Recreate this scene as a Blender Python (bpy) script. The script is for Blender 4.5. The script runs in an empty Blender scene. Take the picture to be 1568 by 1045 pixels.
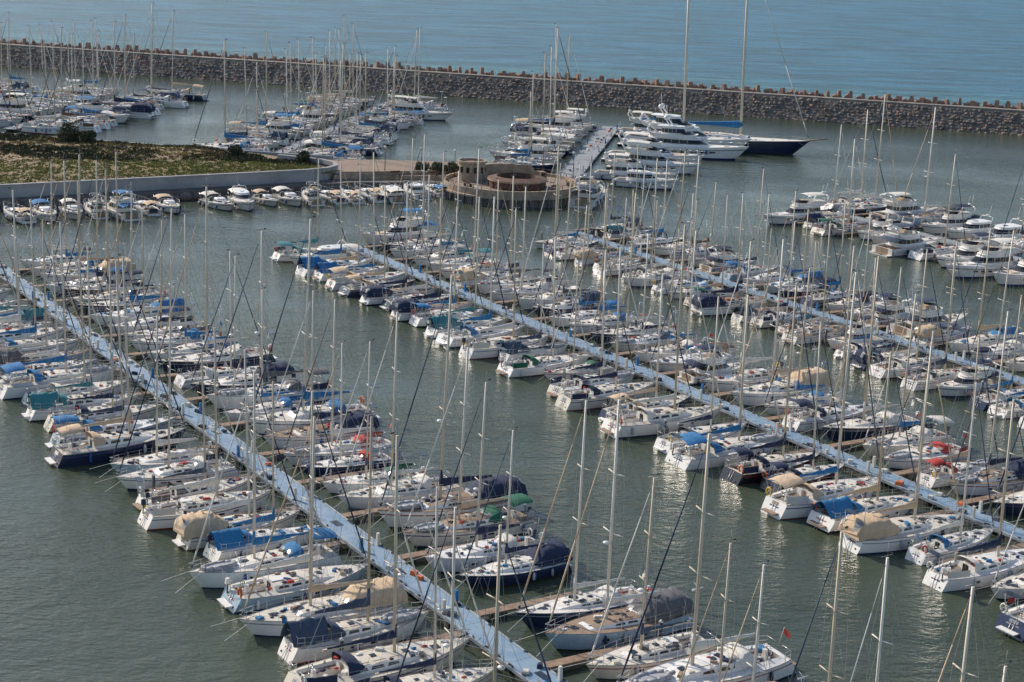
import bpy, math, random
from mathutils import Vector, Matrix, noise
R = random.Random(41)
sc = bpy.context.scene
# ------------------------------------------------------------------ frame
N = (0.853, 0.522)      # finger direction of the marina grid
E = (-0.522, 0.853)     # pontoon direction, seaward
def W(a, b, z=0.0):
    return Vector((a*N[0]+b*E[0], a*N[1]+b*E[1], z))
ANG = math.atan2(N[1], N[0])

# ------------------------------------------------------------------ materials
MATS = {}
def mat(name, col, rough=0.5, metal=0.0, var=0.12, scale=3.0, bump=0.0, bscale=20.0, col2=None, objvar=0.0, spec=0.5, coat=0.0, detail=4):
    m = bpy.data.materials.new(name); m.use_nodes = True
    nt = m.node_tree; N_ = nt.nodes; Lk = nt.links
    p = N_['Principled BSDF']
    p.inputs['Roughness'].default_value = rough
    p.inputs['Metallic'].default_value = metal
    p.inputs['Specular IOR Level'].default_value = spec
    p.inputs['Coat Weight'].default_value = coat
    tc = N_.new('ShaderNodeTexCoord')
    nz = N_.new('ShaderNodeTexNoise'); nz.inputs['Scale'].default_value = scale
    nz.inputs['Detail'].default_value = detail; nz.inputs['Roughness'].default_value = 0.6
    Lk.new(tc.outputs['Object'], nz.inputs['Vector'])
    mr = N_.new('ShaderNodeMapRange'); mr.inputs[1].default_value = 0.32; mr.inputs[2].default_value = 0.68
    Lk.new(nz.outputs['Fac'], mr.inputs[0])
    mx = N_.new('ShaderNodeMix'); mx.data_type = 'RGBA'
    c2 = col2 if col2 else tuple(c*(1-var) for c in col)
    mx.inputs[6].default_value = (*col, 1); mx.inputs[7].default_value = (*c2, 1)
    Lk.new(mr.outputs[0], mx.inputs[0])
    out = mx.outputs[2]
    if objvar > 0:
        oi = N_.new('ShaderNodeObjectInfo')
        m2 = N_.new('ShaderNodeMix'); m2.data_type = 'RGBA'
        m2.inputs[7].default_value = (col[0]*(1-objvar*0.7), col[1]*(1-objvar*0.85), col[2]*(1-objvar*1.1), 1)
        Lk.new(oi.outputs['Random'], m2.inputs[0]); Lk.new(out, m2.inputs[6]); out = m2.outputs[2]
    Lk.new(out, p.inputs['Base Color'])
    if bump > 0:
        n2 = N_.new('ShaderNodeTexNoise'); n2.inputs['Scale'].default_value = bscale; n2.inputs['Detail'].default_value = 4
        Lk.new(tc.outputs['Object'], n2.inputs['Vector'])
        b = N_.new('ShaderNodeBump'); b.inputs['Strength'].default_value = 0.8; b.inputs['Distance'].default_value = bump
        Lk.new(n2.outputs['Fac'], b.inputs['Height']); Lk.new(b.outputs[0], p.inputs['Normal'])
    MATS[name] = m
    return m
mat('gelcoat', (0.82,0.81,0.79), 0.3, var=0.14, scale=1.3, objvar=0.14, coat=0.2)
mat('gelcoat_old', (0.70,0.66,0.58), 0.45, var=0.28, scale=1.6, objvar=0.2)
mat('deck', (0.72,0.70,0.66), 0.7, var=0.22, scale=2.2, objvar=0.25)
mat('hull_navy', (0.018,0.028,0.07), 0.2, var=0.2, coat=0.4)
mat('hull_black', (0.015,0.016,0.02), 0.25, var=0.2, coat=0.4)
mat('hull_lightblue', (0.30,0.42,0.52), 0.3, var=0.2)
mat('antifoul_blue', (0.02,0.035,0.08), 0.8, var=0.5, scale=4)
mat('antifoul_red', (0.12,0.03,0.025), 0.8, var=0.5, scale=4)
mat('antifoul_dark', (0.03,0.035,0.03), 0.85, var=0.5, scale=4)
mat('stripe_blue', (0.02,0.04,0.14), 0.35)
mat('stripe_red', (0.26,0.03,0.03), 0.35)
mat('stripe_grey', (0.22,0.23,0.25), 0.35)
mat('teak', (0.32,0.23,0.16), 0.7, var=0.35, scale=5)
mat('glass_dark', (0.012,0.015,0.018), 0.08, var=0.1)
mat('vinyl', (0.30,0.31,0.31), 0.15, var=0.2)
mat('aluminium', (0.78,0.73,0.65), 0.45, metal=0.0, var=0.1, scale=1, objvar=0.5)
mat('steel', (0.62,0.62,0.62), 0.3, metal=0.6, var=0.1)
mat('wire', (0.30,0.30,0.30), 0.5, metal=0.2)
mat('cv_blue', (0.022,0.18,0.42), 0.85, var=0.35, bump=0.05, bscale=3, objvar=0.15)
mat('cv_navy', (0.020,0.034,0.085), 0.85, var=0.35, bump=0.05, bscale=3)
mat('cv_slate', (0.055,0.085,0.14), 0.85, var=0.35, bump=0.05, bscale=3)
mat('cv_cream', (0.64,0.49,0.34), 0.85, var=0.25, bump=0.06, bscale=3, objvar=0.25)
mat('cv_white', (0.72,0.70,0.65), 0.8, var=0.2, bump=0.05, bscale=3, objvar=.15)
mat('cv_grey', (0.13,0.13,0.14), 0.85, var=0.3, bump=0.05, bscale=3, objvar=.2)
mat('cv_green', (0.015,0.14,0.08), 0.85, var=0.3, bump=0.05, bscale=3)
mat('cv_red', (0.46,0.05,0.04), 0.85, var=0.3, bump=0.05, bscale=3)
mat('cv_teal', (0.05,0.24,0.27), 0.85, var=0.3, bump=0.05, bscale=3)
mat('cv_brown', (0.16,0.10,0.07), 0.85, var=0.3, bump=0.05, bscale=3)
mat('fender_blue', (0.03,0.08,0.28), 0.5)
mat('fender_white', (0.62,0.62,0.58), 0.5)
mat('orange', (0.65,0.14,0.03), 0.6)
mat('yellow', (0.65,0.42,0.04), 0.6)
mat('rubber', (0.03,0.03,0.03), 0.8)
mat('dinghy_grey', (0.36,0.37,0.39), 0.6)
mat('pontoon_blue', (0.13,0.23,0.35), 0.65, col2=(0.24,0.33,0.42), scale=0.7, detail=8)
mat('pontoon_edge', (0.34,0.40,0.45), 0.75, var=0.45, scale=1.2)
mat('pontoon_grey', (0.30,0.32,0.34), 0.7, var=0.3, scale=2)
mat('plank', (0.31,0.215,0.15), 0.8, var=0.5, scale=2, objvar=0.0)
mat('float', (0.08,0.08,0.07), 0.8, var=0.4)
mat('concrete', (0.38,0.38,0.385), 0.85, var=0.35, scale=0.35, bump=0.03, bscale=3, detail=8)
mat('crown', (0.27,0.24,0.21), 0.9, var=0.4, scale=0.3, detail=8)
mat('concrete_dark', (0.16,0.145,0.13), 0.9, var=0.5, scale=0.5, bump=.1, bscale=1.5, detail=8)
mat('paving', (0.27,0.195,0.145), 0.85, col2=(0.19,0.14,0.11), scale=0.6, detail=8)
mat('stone_cream', (0.44,0.34,0.245), 0.9, col2=(0.24,0.18,0.13), scale=0.8, bump=0.06, bscale=2.5, detail=8)
mat('brown_wood', (0.13,0.07,0.045), 0.8, var=0.4, scale=1.5)
mat('rock', (0.24,0.205,0.18), 0.95, col2=(0.12,0.105,0.092), scale=0.5, bump=0.10, bscale=1.8, detail=8)
mat('rock_base', (0.18,0.155,0.135), 0.95, col2=(0.09,0.078,0.07), scale=0.5, bump=0.2, bscale=1.8, detail=8)
mat('rock_red', (0.35,0.215,0.16), 0.95, col2=(0.20,0.13,0.10), scale=0.3, bump=0.1, bscale=2, detail=8)
mat('dark_metal', (0.05,0.05,0.05), 0.5)

# ------------------------------------------------------------------ mesh builder
class MB:
    def __init__(s): s.v=[]; s.f=[]; s.m=[]; s.s=[]; s.keys=[]
    def k(s, key):
        if key not in s.keys: s.keys.append(key)
        return s.keys.index(key)
    def face(s, idx, key, sm=False):
        s.f.append(tuple(idx)); s.m.append(s.k(key)); s.s.append(sm)
    def quad(s, pts, key):
        n=len(s.v); s.v += [tuple(p) for p in pts]; s.face(range(n,n+len(pts)), key)
    def box(s, c, d, key, rz=0.0, top=1.0, key_top=None):
        n=len(s.v); cr,sr=math.cos(rz),math.sin(rz)
        for z in (-.5,.5):
            k = top if z>0 else 1.0
            for x,y in ((-.5,-.5),(.5,-.5),(.5,.5),(-.5,.5)):
                X=x*d[0]*k; Y=y*d[1]*k
                s.v.append((c[0]+X*cr-Y*sr, c[1]+X*sr+Y*cr, c[2]+z*d[2]))
        for q in ((0,3,2,1),(0,1,5,4),(1,2,6,5),(2,3,7,6),(3,0,4,7)): s.face([n+i for i in q], key)
        s.face([n+i for i in (4,5,6,7)], key_top or key)
    def tube(s, p, q, r, key, n=5, r2=None, cap=True):
        p=Vector(p); q=Vector(q); d=q-p
        if d.length<1e-5: return
        d.normalize(); u=d.orthogonal().normalized(); w=d.cross(u); b=len(s.v)
        r2 = r if r2 is None else r2
        for c,rr in ((p,r),(q,r2)):
            for i in range(n):
                t=2*math.pi*i/n
                s.v.append(tuple(c+u*(rr*math.cos(t))+w*(rr*math.sin(t))))
        for i in range(n):
            j=(i+1)%n; s.face((b+i,b+j,b+n+j,b+n+i), key, True)
        if cap:
            s.face([b+i for i in range(n)][::-1], key); s.face([b+n+i for i in range(n)], key)
    def path(s, pts, r, key, n=5):
        for i in range(len(pts)-1): s.tube(pts[i],pts[i+1],r,key,n)
    def loft(s, rows, keyf, sm=True, closed=False):
        b=len(s.v); n=len(rows[0])
        for r in rows: s.v += [tuple(p) for p in r]
        for i in range(len(rows)-1):
            for j in range(n if closed else n-1):
                j2=(j+1)%n
                k = keyf(i,j) if callable(keyf) else keyf
                if k is None: continue
                s.face((b+i*n+j, b+i*n+j2, b+(i+1)*n+j2, b+(i+1)*n+j), k, sm)
    def ball(s, c, r, key, n=8, m=5, sz=None):
        sz = sz or (1,1,1); rows=[]
        for i in range(m+1):
            ph=math.pi*i/m
            rows.append([(c[0]+r*sz[0]*math.sin(ph)*math.cos(2*math.pi*j/n), c[1]+r*sz[1]*math.sin(ph)*math.sin(2*math.pi*j/n), c[2]+r*sz[2]*math.cos(ph)) for j in range(n)])
        s.loft(rows, key, True, True)
    def mesh(s, name):
        me=bpy.data.meshes.new(name); me.from_pydata(s.v,[],s.f)
        for k in s.keys: me.materials.append(MATS[k])
        me.polygons.foreach_set('material_index', s.m)
        me.polygons.foreach_set('use_smooth', s.s)
        me.update(); return me
    def obj(s, name, loc=(0,0,0), rot=0.0):
        o=bpy.data.objects.new(name, s.mesh(name)); sc.collection.objects.link(o)
        o.location=loc; o.rotation_euler=(0,0,rot); return o

def clamp(x,a=0.0,b=1.0): return max(a,min(b,x))

# ------------------------------------------------------------------ sailing boat
def sailboat(rnd, L, cv, hull='gelcoat', cover='bimini', fbf=0.095, beamf=0.158, masts=((0.57,1.33),), detail=True, cabinH=None, deck='deck'):
    mb=MB(); B=L*beamf; fb=L*fbf
    CH = cabinH if cabinH else rnd.uniform(0.34,0.56)
    af = rnd.choice(['antifoul_blue','antifoul_dark','antifoul_red','antifoul_dark'])
    st = rnd.choice(['stripe_blue','stripe_blue','stripe_red','stripe_grey',hull,hull])
    bt = rnd.choice(['stripe_blue','stripe_red','antifoul_dark'])
    cv2 = cv if (rnd.random()<0.4 and cv not in ('cv_red','cv_green')) else rnd.choice(['cv_navy','cv_navy','cv_blue','cv_blue','cv_white','cv_white','cv_white','cv_slate','cv_grey','cv_cream'])
    aft = rnd.uniform(0.62,0.88)
    c0_=rnd.uniform(.55,.66); ct=rnd.uniform(.64,.70)
    def hb(t):
        if t<0.42: return B*(aft+(1-aft)*math.sin(math.pi/2*t/0.42))
        s=(t-0.42)/0.58
        return max(0.03, B*(1-s**2.15))
    def sh(t): return fb*(0.95+0.26*t*t-0.03*math.sin(math.pi*t))
    def P(t,y,z):
        h=sh(t); zf=1-clamp(z/h,-0.5,1.2)
        x=-L/2+t*L - zf*0.085*L*clamp((t-0.6)/0.4)**2 + clamp(1-t/0.1)*(clamp(z/h,0,1.1))*0.045*L
        return (x,y,z)
    def cw(t):
        return c0_*hb(t)*(1-0.15*clamp((t-0.5)/0.3))
    def ch(t):
        if t<0.5: return CH
        return CH*(1-0.72*clamp((t-0.5)/0.2)**1.3)
    sts=[(0,'d'),(.05,'d'),(.05,'c'),(.13,'c'),(.21,'c'),(.285,'c'),(.285,'k'),(.36,'k'),(.44,'k'),(.5,'k'),(.56,'k'),(.62,'k'),(ct,'k'),(ct+.035,'d'),(.76,'d'),(.82,'d'),(.88,'d'),(.93,'d'),(.97,'d'),(1.0,'d')]
    modes=[m for _,m in sts]
    for sg in (1,-1):
        rows=[]
        for t,m in sts:
            b=hb(t); h=sh(t); c=cw(t); H=ch(t)
            pts=[(0,-.5),(.72*b,-.38),(.92*b,-.02),(.945*b,.09),(.985*b,.45*h),(b,.76*h),(b,.83*h),(b,h),(b*.985,h+.05),(b*.95,h+.015)]
            if m=='d': pts+=[(c,h+.04),(c*.9,h+.05),(c*.5,h+.06),(c*.45,h+.06),(0,h+.07)]
            elif m=='c': pts+=[(c,h+.17),(c*.92,h-.05),(c*.5,h-.07),(c*.47,h-.45),(0,h-.45)]
            else: pts+=[(c,h+.04),(c*.86,h+H),(c*.5,h+H*1.12),(c*.45,h+H*1.13),(0,h+H*1.17)]
            rows.append([P(t,sg*y,z) for y,z in pts])
        def kf(i,j):
            m=modes[i] if modes[i]==modes[i+1] else 'x'
            if j<=1: return af
            if j==2: return bt
            if j==5: return st
            if j<=6: return hull
            if j==7: return 'teak' if st=='stripe_red' else 'stripe_grey'
            if j in(8,9): return deck
            if m=='c': return 'teak' if j in (11,13) else 'gelcoat'
            if m=='k': return 'gelcoat' if j==10 else deck
            if m=='x': return 'gelcoat'
            return deck
        mb.loft(rows,kf,False)
        r0=rows[0]; n=len(mb.v)
        mb.v += r0[2:9]+[(r0[2][0],0,r0[2][2]),(r0[8][0],0,r0[8][2])]
        mb.face([n+i for i in range(7)]+[n+8,n+7], hull)
        for (t0,t1) in ((.31,.385),(.40,.475),(.49,.56)):
            q=[]
            for t,f in ((t0,.35),(t1,.38),(t1-.008,.8 if t1<.5 else .72),(t0+.008,.8)):
                h=sh(t);H=ch(t);c=cw(t)
                y=c+(c*.86-c)*f+.012; z=h+.04+(H-.04)*f
                p=P(t,sg*y,z); q.append(p)
            mb.quad(q,'glass_dark')
        for t0 in (.38,.52,.64):
            q=[P(t,sg*(hb(t)*(.9925)+.012),z*sh(t)) for t,z in ((t0,.52),(t0+.045,.52),(t0+.045,.66),(t0,.66))]
            mb.quad(q,'glass_dark')
    def T(y,zf,off=-.015):
        p=P(0,y*hb(0),zf*sh(0)); return (p[0]+off,p[1],p[2])
    nk=rnd.choice(['stripe_blue','stripe_grey','stripe_red','cv_navy'])
    mb.quad([T(-.42,.62),T(.42,.62),T(.42,.70),T(-.42,.70)],nk)
    if rnd.random()<.65:
        mb.quad([T(-.30,.76),T(.30,.76),T(.30,.97),T(-.30,.97)],rnd.choice(['stripe_grey','teak','vinyl','cv_white']))
    mb.tube(T(.6,.3,.05),T(.6,.3,-.06),.06,'dark_metal',6)
    if rnd.random()<.5: mb.box((-L/2-.12,0,.34),(.5,hb(0)*1.2,.07),rnd.choice(['teak','gelcoat']))
    for t,s_ in ((.80,.5),(.63,.42),(.45,.35)):
        h=sh(t)+ (.07 if t>.7 else ch(t)*1.17)
        mb.box((-L/2+t*L,0,h+.02),(s_,s_,.05),'glass_dark')
    mb.box((-L/2+.33*L,0,sh(.33)+CH*1.17+.03),(.9,.7,.06),'gelcoat')
    mb.quad([(-L/2+.285*L-.012,-.32,sh(.3)-.4),(-L/2+.285*L-.012,.32,sh(.3)-.4),(-L/2+.285*L-.012,.28,sh(.3)+CH*.9),(-L/2+.285*L-.012,-.28,sh(.3)+CH*.9)],'teak' if rnd.random()<.5 else 'glass_dark')
    for sg in (1,-1):
        for t in (.33,.42,.51):
            a_=Vector((-L/2+t*L,sg*cw(t)*.7,sh(t)+ch(t)*1.12+.08)); mb.tube(a_,a_+Vector((.07*L,-sg*.03,-.02)),.022,'teak',4)
        for t in (.16,.23): mb.tube((-L/2+t*L,sg*cw(t)*.97,sh(t)+.15),(-L/2+t*L,sg*cw(t)*.97,sh(t)+.36),.08,'steel',7,.06)
    for mi,(mt,mh) in enumerate(masts):
        mx=-L/2+mt*L; z0=sh(mt)+ (ch(mt) if mt<.68 and mt>.29 else 0); top=L*mh
        mr = 0.104*(L/11)**.8
        mb.tube((mx,0,z0),(mx-0.01*top,0,top),mr,'aluminium',8,mr*.78)
        mt_top=Vector((mx-0.01*top,0,top))
        for i,fz in enumerate((.40,.67)):
            z=z0+(top-z0)*fz; w=hb(mt)*(.66-.12*i); xx=mx-0.01*z
            for sg in (1,-1):
                mb.tube((xx,0,z),(xx-.14,sg*w,z+.05),.04,'aluminium',4)
        for sg in (1,-1):
            cp=Vector(P(mt-.015,sg*hb(mt)*.9,sh(mt)))
            z1=z0+(top-z0)*.40; z2=z0+(top-z0)*.67
            s1=Vector((mx-.01*z1-.14,sg*hb(mt)*.66,z1+.05)); s2=Vector((mx-.01*z2-.14,sg*hb(mt)*.54,z2+.05))
            for a_,b_ in ((cp,s1),(s1,s2),(s2,mt_top-Vector((0,0,.3))),(Vector(P(mt-.04,sg*hb(mt)*.85,sh(mt))),Vector((mx,0,z1-.1))),(s1,Vector((mx,0,z2)))):
                mb.tube(a_,b_,.013,'wire',3,cap=False)
            mb.tube((mx+sg*.16,sg*.12,z0),(mx-.01*top,0,top-.4),.010,'wire',3,cap=False)
        mb.tube(mt_top,mt_top+Vector((0,0,.9)),.014,'wire',3)
        mb.tube(mt_top+Vector((-.4,0,.12)),mt_top+Vector((.5,0,.12)),.022,'wire',3)
        mb.box(mt_top+Vector((-.3,0,.2)),(.22,.03,.1),'dark_metal')
        bl = .36*L if len(masts)==1 else (.3*L if mi==0 else .24*L)
        zb=z0+ (1.05 if L<20 else 2.0)+ (0.1)
        rows=[]
        wd=rnd.uniform(.65,1.0)*(L/11)**.7
        for i in range(13):
            s=i/12; x=mx-.08-s*bl
            hh=(.27*(1-s)**1.3+.11)*wd*rnd.uniform(.86,1.12); w=(.11*(1-s*.5)+.03)*wd*rnd.uniform(.85,1.15)
            zc=zb+hh*.35+rnd.uniform(-.02,.02)
            rows.append([(x,w*math.cos(a)+rnd.uniform(-.01,.01),zc+hh*math.sin(a)) for a in [k*math.pi/4 for k in range(8)]])
        mb.loft(rows,cv2,True,True)
        mb.quad(rows[0],cv2); mb.quad(rows[-1],cv2)
        mb.tube((mx,0,zb-.1),(mx,0,zb+1.1*wd),.17*wd,cv2,7,.11)
        mb.tube((mx,0,zb),(mx-bl-.35,0,zb-.02),.07,'aluminium',6)
        mb.tube((mx-bl-.3,0,zb),mt_top-Vector((.1,0,.1)),.011,'wire',3,cap=False)
        mb.tube((mx-bl*.8,0,zb),(mx-bl*.8,0,sh(.2)),.02,'wire',3,cap=False)
        for sg in (1,-1):
            mb.tube((mx-bl*.35,sg*.1,zb),(mx,0,z0+(top-z0)*.55),.008,'wire',3,cap=False)
            mb.tube((mx-bl*.75,sg*.08,zb),(mx,0,z0+(top-z0)*.55),.008,'wire',3,cap=False)
        if rnd.random()<.3 and len(masts)==1:
            z=z0+(top-z0)*.36; mb.ball((mx+.32,0,z),.24,'gelcoat',8,4,(1,1,.5))
    mt,mh=masts[-1] if masts[-1][0]>masts[0][0] else masts[0]
    mx=-L/2+mt*L; top=L*mh; tp=Vector((mx-0.01*top,0,top-.15))
    bw=Vector((L/2-.12,0,sh(1)+.1))
    gk=rnd.choice(['cv_white','cv_white','cv_navy','cv_navy','cv_white','cv_grey','cv_cream','cv_slate'])
    d=tp-bw
    mb.tube(bw,tp,.012,'wire',3,cap=False)
    pr=[(.04,.04),(.1,.066),(.4,.056),(.8,.035),(.93,.025)]
    for (f0,r0),(f1,r1) in zip(pr,pr[1:]): mb.tube(bw+d*f0,bw+d*f1,r0*(L/11)**.5,gk,6,r1*(L/11)**.5)
    mb.tube(bw+d*.015,bw+d*.03,.09,'dark_metal',6)
    mt2,mh2=min(masts); mx2=-L/2+mt2*L; top2=L*mh2; tp2=Vector((mx2-.01*top2,0,top2))
    sp=Vector((-L/2+.12*L,0,2.2+fb))
    mb.tube(tp2,sp,.013,'wire',3,cap=False)
    for sg in(1,-1): mb.tube(sp,P(.02,sg*hb(.02)*.8,sh(0)),.012,'wire',3,cap=False)
    if rnd.random()<.85:
        rows=[]; zc=sh(.3)+CH*.9
        for t,hh,w in ((.375,.06,.5),(.345,.36,.54),(.31,.54,.57),(.275,.58,.59)):
            ww=hb(.32)*w*1.12
            rows.append([(-L/2+t*L+rnd.uniform(-.03,.03),ww*math.cos(a),zc-.25*(abs(math.cos(a))>.99)+hh*max(0,math.sin(a))**.55*rnd.uniform(.95,1.03)) for a in [math.pi*k/10 for k in range(11)]])
        mb.loft(rows,lambda i,j:'vinyl' if (i==0 and j in(2,3,6,7)) else cv,True)
    x0=-L/2
    zc=sh(.15)
    if cover=='bimini':
        rows=[]; hz=rnd.uniform(1.6,1.85); t0=rnd.uniform(.02,.06); t1=rnd.uniform(.17,.23); tw=rnd.uniform(.6,.78); tl=rnd.uniform(-.08,.12)
        for q in (0,.25,.5,.75,1):
            t=t0+(t1-t0)*q
            ww=hb(.12)*tw; s=(q-.5)*2
            rows.append([(x0+t*L,ww*k,zc+hz-.07*s*s+tl*s-.28*abs(k)**3.5+rnd.uniform(-.02,.02)-.03*(q in(.25,.75))) for k in (-1,-.85,-.55,-.25,0,.25,.55,.85,1)])
        mb.loft(rows,cv,True)
        for t in (t0,(t0+t1)/2,t1):
            for sg in (1,-1):
                mb.tube((x0+t*L,sg*hb(.12)*tw,zc+hz-.3),(x0+(.115+(t-.115)*.3)*L,sg*hb(.12)*.86,zc+.05),.02,'steel',4)
    elif cover=='tent':
        rows=[]; hz=rnd.uniform(1.25,1.5)
        for i,(t,s_) in enumerate(((-.005,.50),(.01,.82),(.045,.97),(.08,.92),(.115,1.0),(.15,.90),(.19,.99),(.23,.88),(.265,.96),(.30,.66),(.335,.30))):
            ww=hb(.15)*(.90 if s_>.6 else .78)
            rows.append([(x0+t*L+rnd.uniform(-.07,.07),ww*math.copysign(abs(math.cos(a))**.6,math.cos(a))*(1-.06*(i%2))+rnd.uniform(-.06,.06),zc+.1+hz*s_*max(0,math.sin(a))**.66+rnd.uniform(-.07,.07)) for a in [math.pi*k/14 for k in range(15)]])
        mb.loft(rows,lambda i,j:'vinyl' if (i in (0,1) and j in(4,5,8,9)) else cv,i%2==0)
        mb.quad(rows[0],cv)
    elif cover=='sag':
        rows=[]
        for i in range(8):
            t=.02+i*.035
            ww=hb(.15)*.78
            rows.append([(x0+t*L,ww*k,zc+1.2*(1-abs(k)**1.5)+.15+.07*math.sin(i*2.1+k*3)+rnd.uniform(-.06,.06)) for k in (-1,-.8,-.5,-.2,0,.2,.5,.8,1)])
        mb.loft(rows,cv,True)
    wx=x0+.12*L; wz=zc+.35
    ring=[(wx,.42*math.cos(a),wz+.42*math.sin(a)) for a in [2*math.pi*k/10 for k in range(11)]]
    mb.path(ring,.02,'steel',4); mb.box((wx+.15,0,zc),(.22,.25,.9),'gelcoat')
    for sg in (1,-1):
        pts=[]; tt=[.0,.08,.2,.32,.44,.56,.68,.8,.9,.965,1.0]
        for t in tt:
            y=sg*hb(t)*.94 if t<.99 else 0
            p=Vector(P(t,y,sh(t)+.03)); q=p+Vector((0,0,.62)); pts.append((p,q))
            if t<.99: mb.tube(p,q,.017,'steel',4,cap=False)
        for i in range(len(pts)-1):
            thick=(i==0 or i>=8)
            for f in (1.0,.5):
                a_=pts[i][0].lerp(pts[i][1],f); b_=pts[i+1][0].lerp(pts[i+1][1],f)
                mb.tube(a_,b_,.024 if thick else .008,'steel',4 if thick else 3,cap=False)
        if rnd.random()<.35:
            k=rnd.choice([cv,'cv_white','cv_navy'])
            for i in (0,1): mb.quad([pts[i][0]+Vector((0,sg*.02,.05)),pts[i+1][0]+Vector((0,sg*.02,.05)),pts[i+1][1]+Vector((0,sg*.02,-.02)),pts[i][1]+Vector((0,sg*.02,-.02))],k)
        for k in range(rnd.randint(2,4)):
            t=rnd.uniform(.12,.75); p=Vector(P(t,sg*(hb(t)+.13),sh(t)*.85)); key=rnd.choice(['fender_white','fender_white','fender_blue','cv_navy','dinghy_grey'])
            rr=[]
            for dz,r_ in ((.1,.02),(0,.09),(-.12,.125),(-.5,.125),(-.6,.08),(-.64,.02)):
                rr.append([(p.x+r_*math.cos(a),p.y+r_*math.sin(a),p.z+dz) for a in [k2*math.pi/3 for k2 in range(6)]])
            mb.loft(rr,key,True,True)
            mb.tube(p+Vector((0,0,.1)),p+Vector((0,-.1*sg,.25+sh(t)*.15)),.01,'wire',3)
    a_=Vector(P(0,hb(0)*.94,sh(0)+.65)); b_=Vector(P(0,-hb(0)*.94,sh(0)+.65))
    mb.tube(a_,a_.lerp(b_,.35),.024,'steel',4); mb.tube(b_,b_.lerp(a_,.35),.024,'steel',4)
    if rnd.random()<.75:
        sg=rnd.choice((1,-1)); key=rnd.choice(['orange','yellow','orange','fender_white','cv_red'])
        c=Vector(P(.01,sg*hb(0)*.8,sh(0)+.42))
        rg=[(c.x-.08,c.y+.28*math.cos(a),c.z+.28*math.sin(a)) for a in [-.9+k*.5 for k in range(11)]]
        mb.path(rg,.08,key,5)
    if rnd.random()<.45:
        sg=rnd.choice((1,-1)); c=Vector(P(.0,sg*hb(0)*.55,sh(0)+.45))
        mb.box(c+Vector((-.15,0,.2)),(.35,.25,.4),rnd.choice(['dark_metal','gelcoat','cv_navy']),top=.8); mb.tube(c+Vector((-.15,0,0)),c+Vector((-.2,0,-.7)),.05,'dark_metal',5)
    if rnd.random()<.25:
        p=Vector(P(.01,hb(0)*.8,sh(0))); mb.tube(p,p+Vector((0,0,3)),.03,'steel',5)
        c=p+Vector((0,0,3))
        for k in range(3):
            a=k*2.1+.4; mb.tube(c+Vector((-.2,0,0)),c+Vector((-.2,.55*math.cos(a),.55*math.sin(a))),.03,'gelcoat',3,.01)
        mb.tube(c+Vector((-.2,0,0)),c+Vector((.35,0,0)),.07,'gelcoat',5)
    if rnd.random()<.3:
        mb.box((x0+.01*L-.1,0,zc+1.9),(.55,1.2,.03),'glass_dark')
        for sg in (1,-1): mb.tube((x0+.01*L,sg*.55,zc+.1),(x0-.1,sg*.55,zc+1.88),.025,'steel',4)
    if rnd.random()<.3:
        c=Vector((x0+.8*L,0,sh(.8)+.2)); k=rnd.choice(['dinghy_grey','cv_navy','dinghy_grey','cv_grey'])
        rg=[c+Vector((1.15*math.cos(a)*(1 if math.cos(a)<0 else 1.1),.48*math.sin(a),.0)) for a in [2*math.pi*q/12 for q in range(13)]]
        mb.path(rg,.19,k,6); mb.quad([p+Vector((0,0,.06)) for p in rg[:-1]],k)
    for k in range(18):
        t=rnd.uniform(.06,.92)
        if t<.28: zz=sh(t)+.05
        elif t<.7: zz=sh(t)+ch(t)*1.12+.03
        else: zz=sh(t)+.08
        yy=rnd.uniform(-.55,.55)*hb(t)
        key=rnd.choice(['cv_blue','cv_navy','fender_white','dark_metal','cv_red','gelcoat_old','cv_white','teak','cv_grey','cv_slate','dinghy_grey'])
        if rnd.random()<.5: mb.ball((x0+t*L,yy,zz),rnd.uniform(.08,.2),key,6,4,(1.3,1,.5))
        else: mb.box((x0+t*L,yy,zz+.04),(rnd.uniform(.2,.7),rnd.uniform(.15,.4),rnd.uniform(.08,.25)),key,rnd.uniform(0,3),top=.85)
    mb.tube(P(0,.15,sh(0)),(x0-.25,.15,-.2),.025,'steel',4); mb.tube(P(0,-.15,sh(0)),(x0-.25,-.15,-.2),.025,'steel',4)
    for sg in (1,-1): mb.tube(P(.93,sg*hb(.93)*.9,sh(.93)+.05),(L/2+1.5,sg*1.3,.55),.018,'fender_white',4,cap=False)
    if rnd.random()<.25:
        c=Vector(P(.0,0,sh(0)+.6)); mb.tube(c,c+Vector((-.35,0,1.1)),.015,'fender_white',4)
        f=c+Vector((-.33,0,1.05)); mb.quad([f,f+Vector((-.1,.5,-.25)),f+Vector((-.05,.5,-.6)),f+Vector((.05,0,-.38))],rnd.choice(['fender_white','cv_red','cv_blue']))
    return mb

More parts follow.
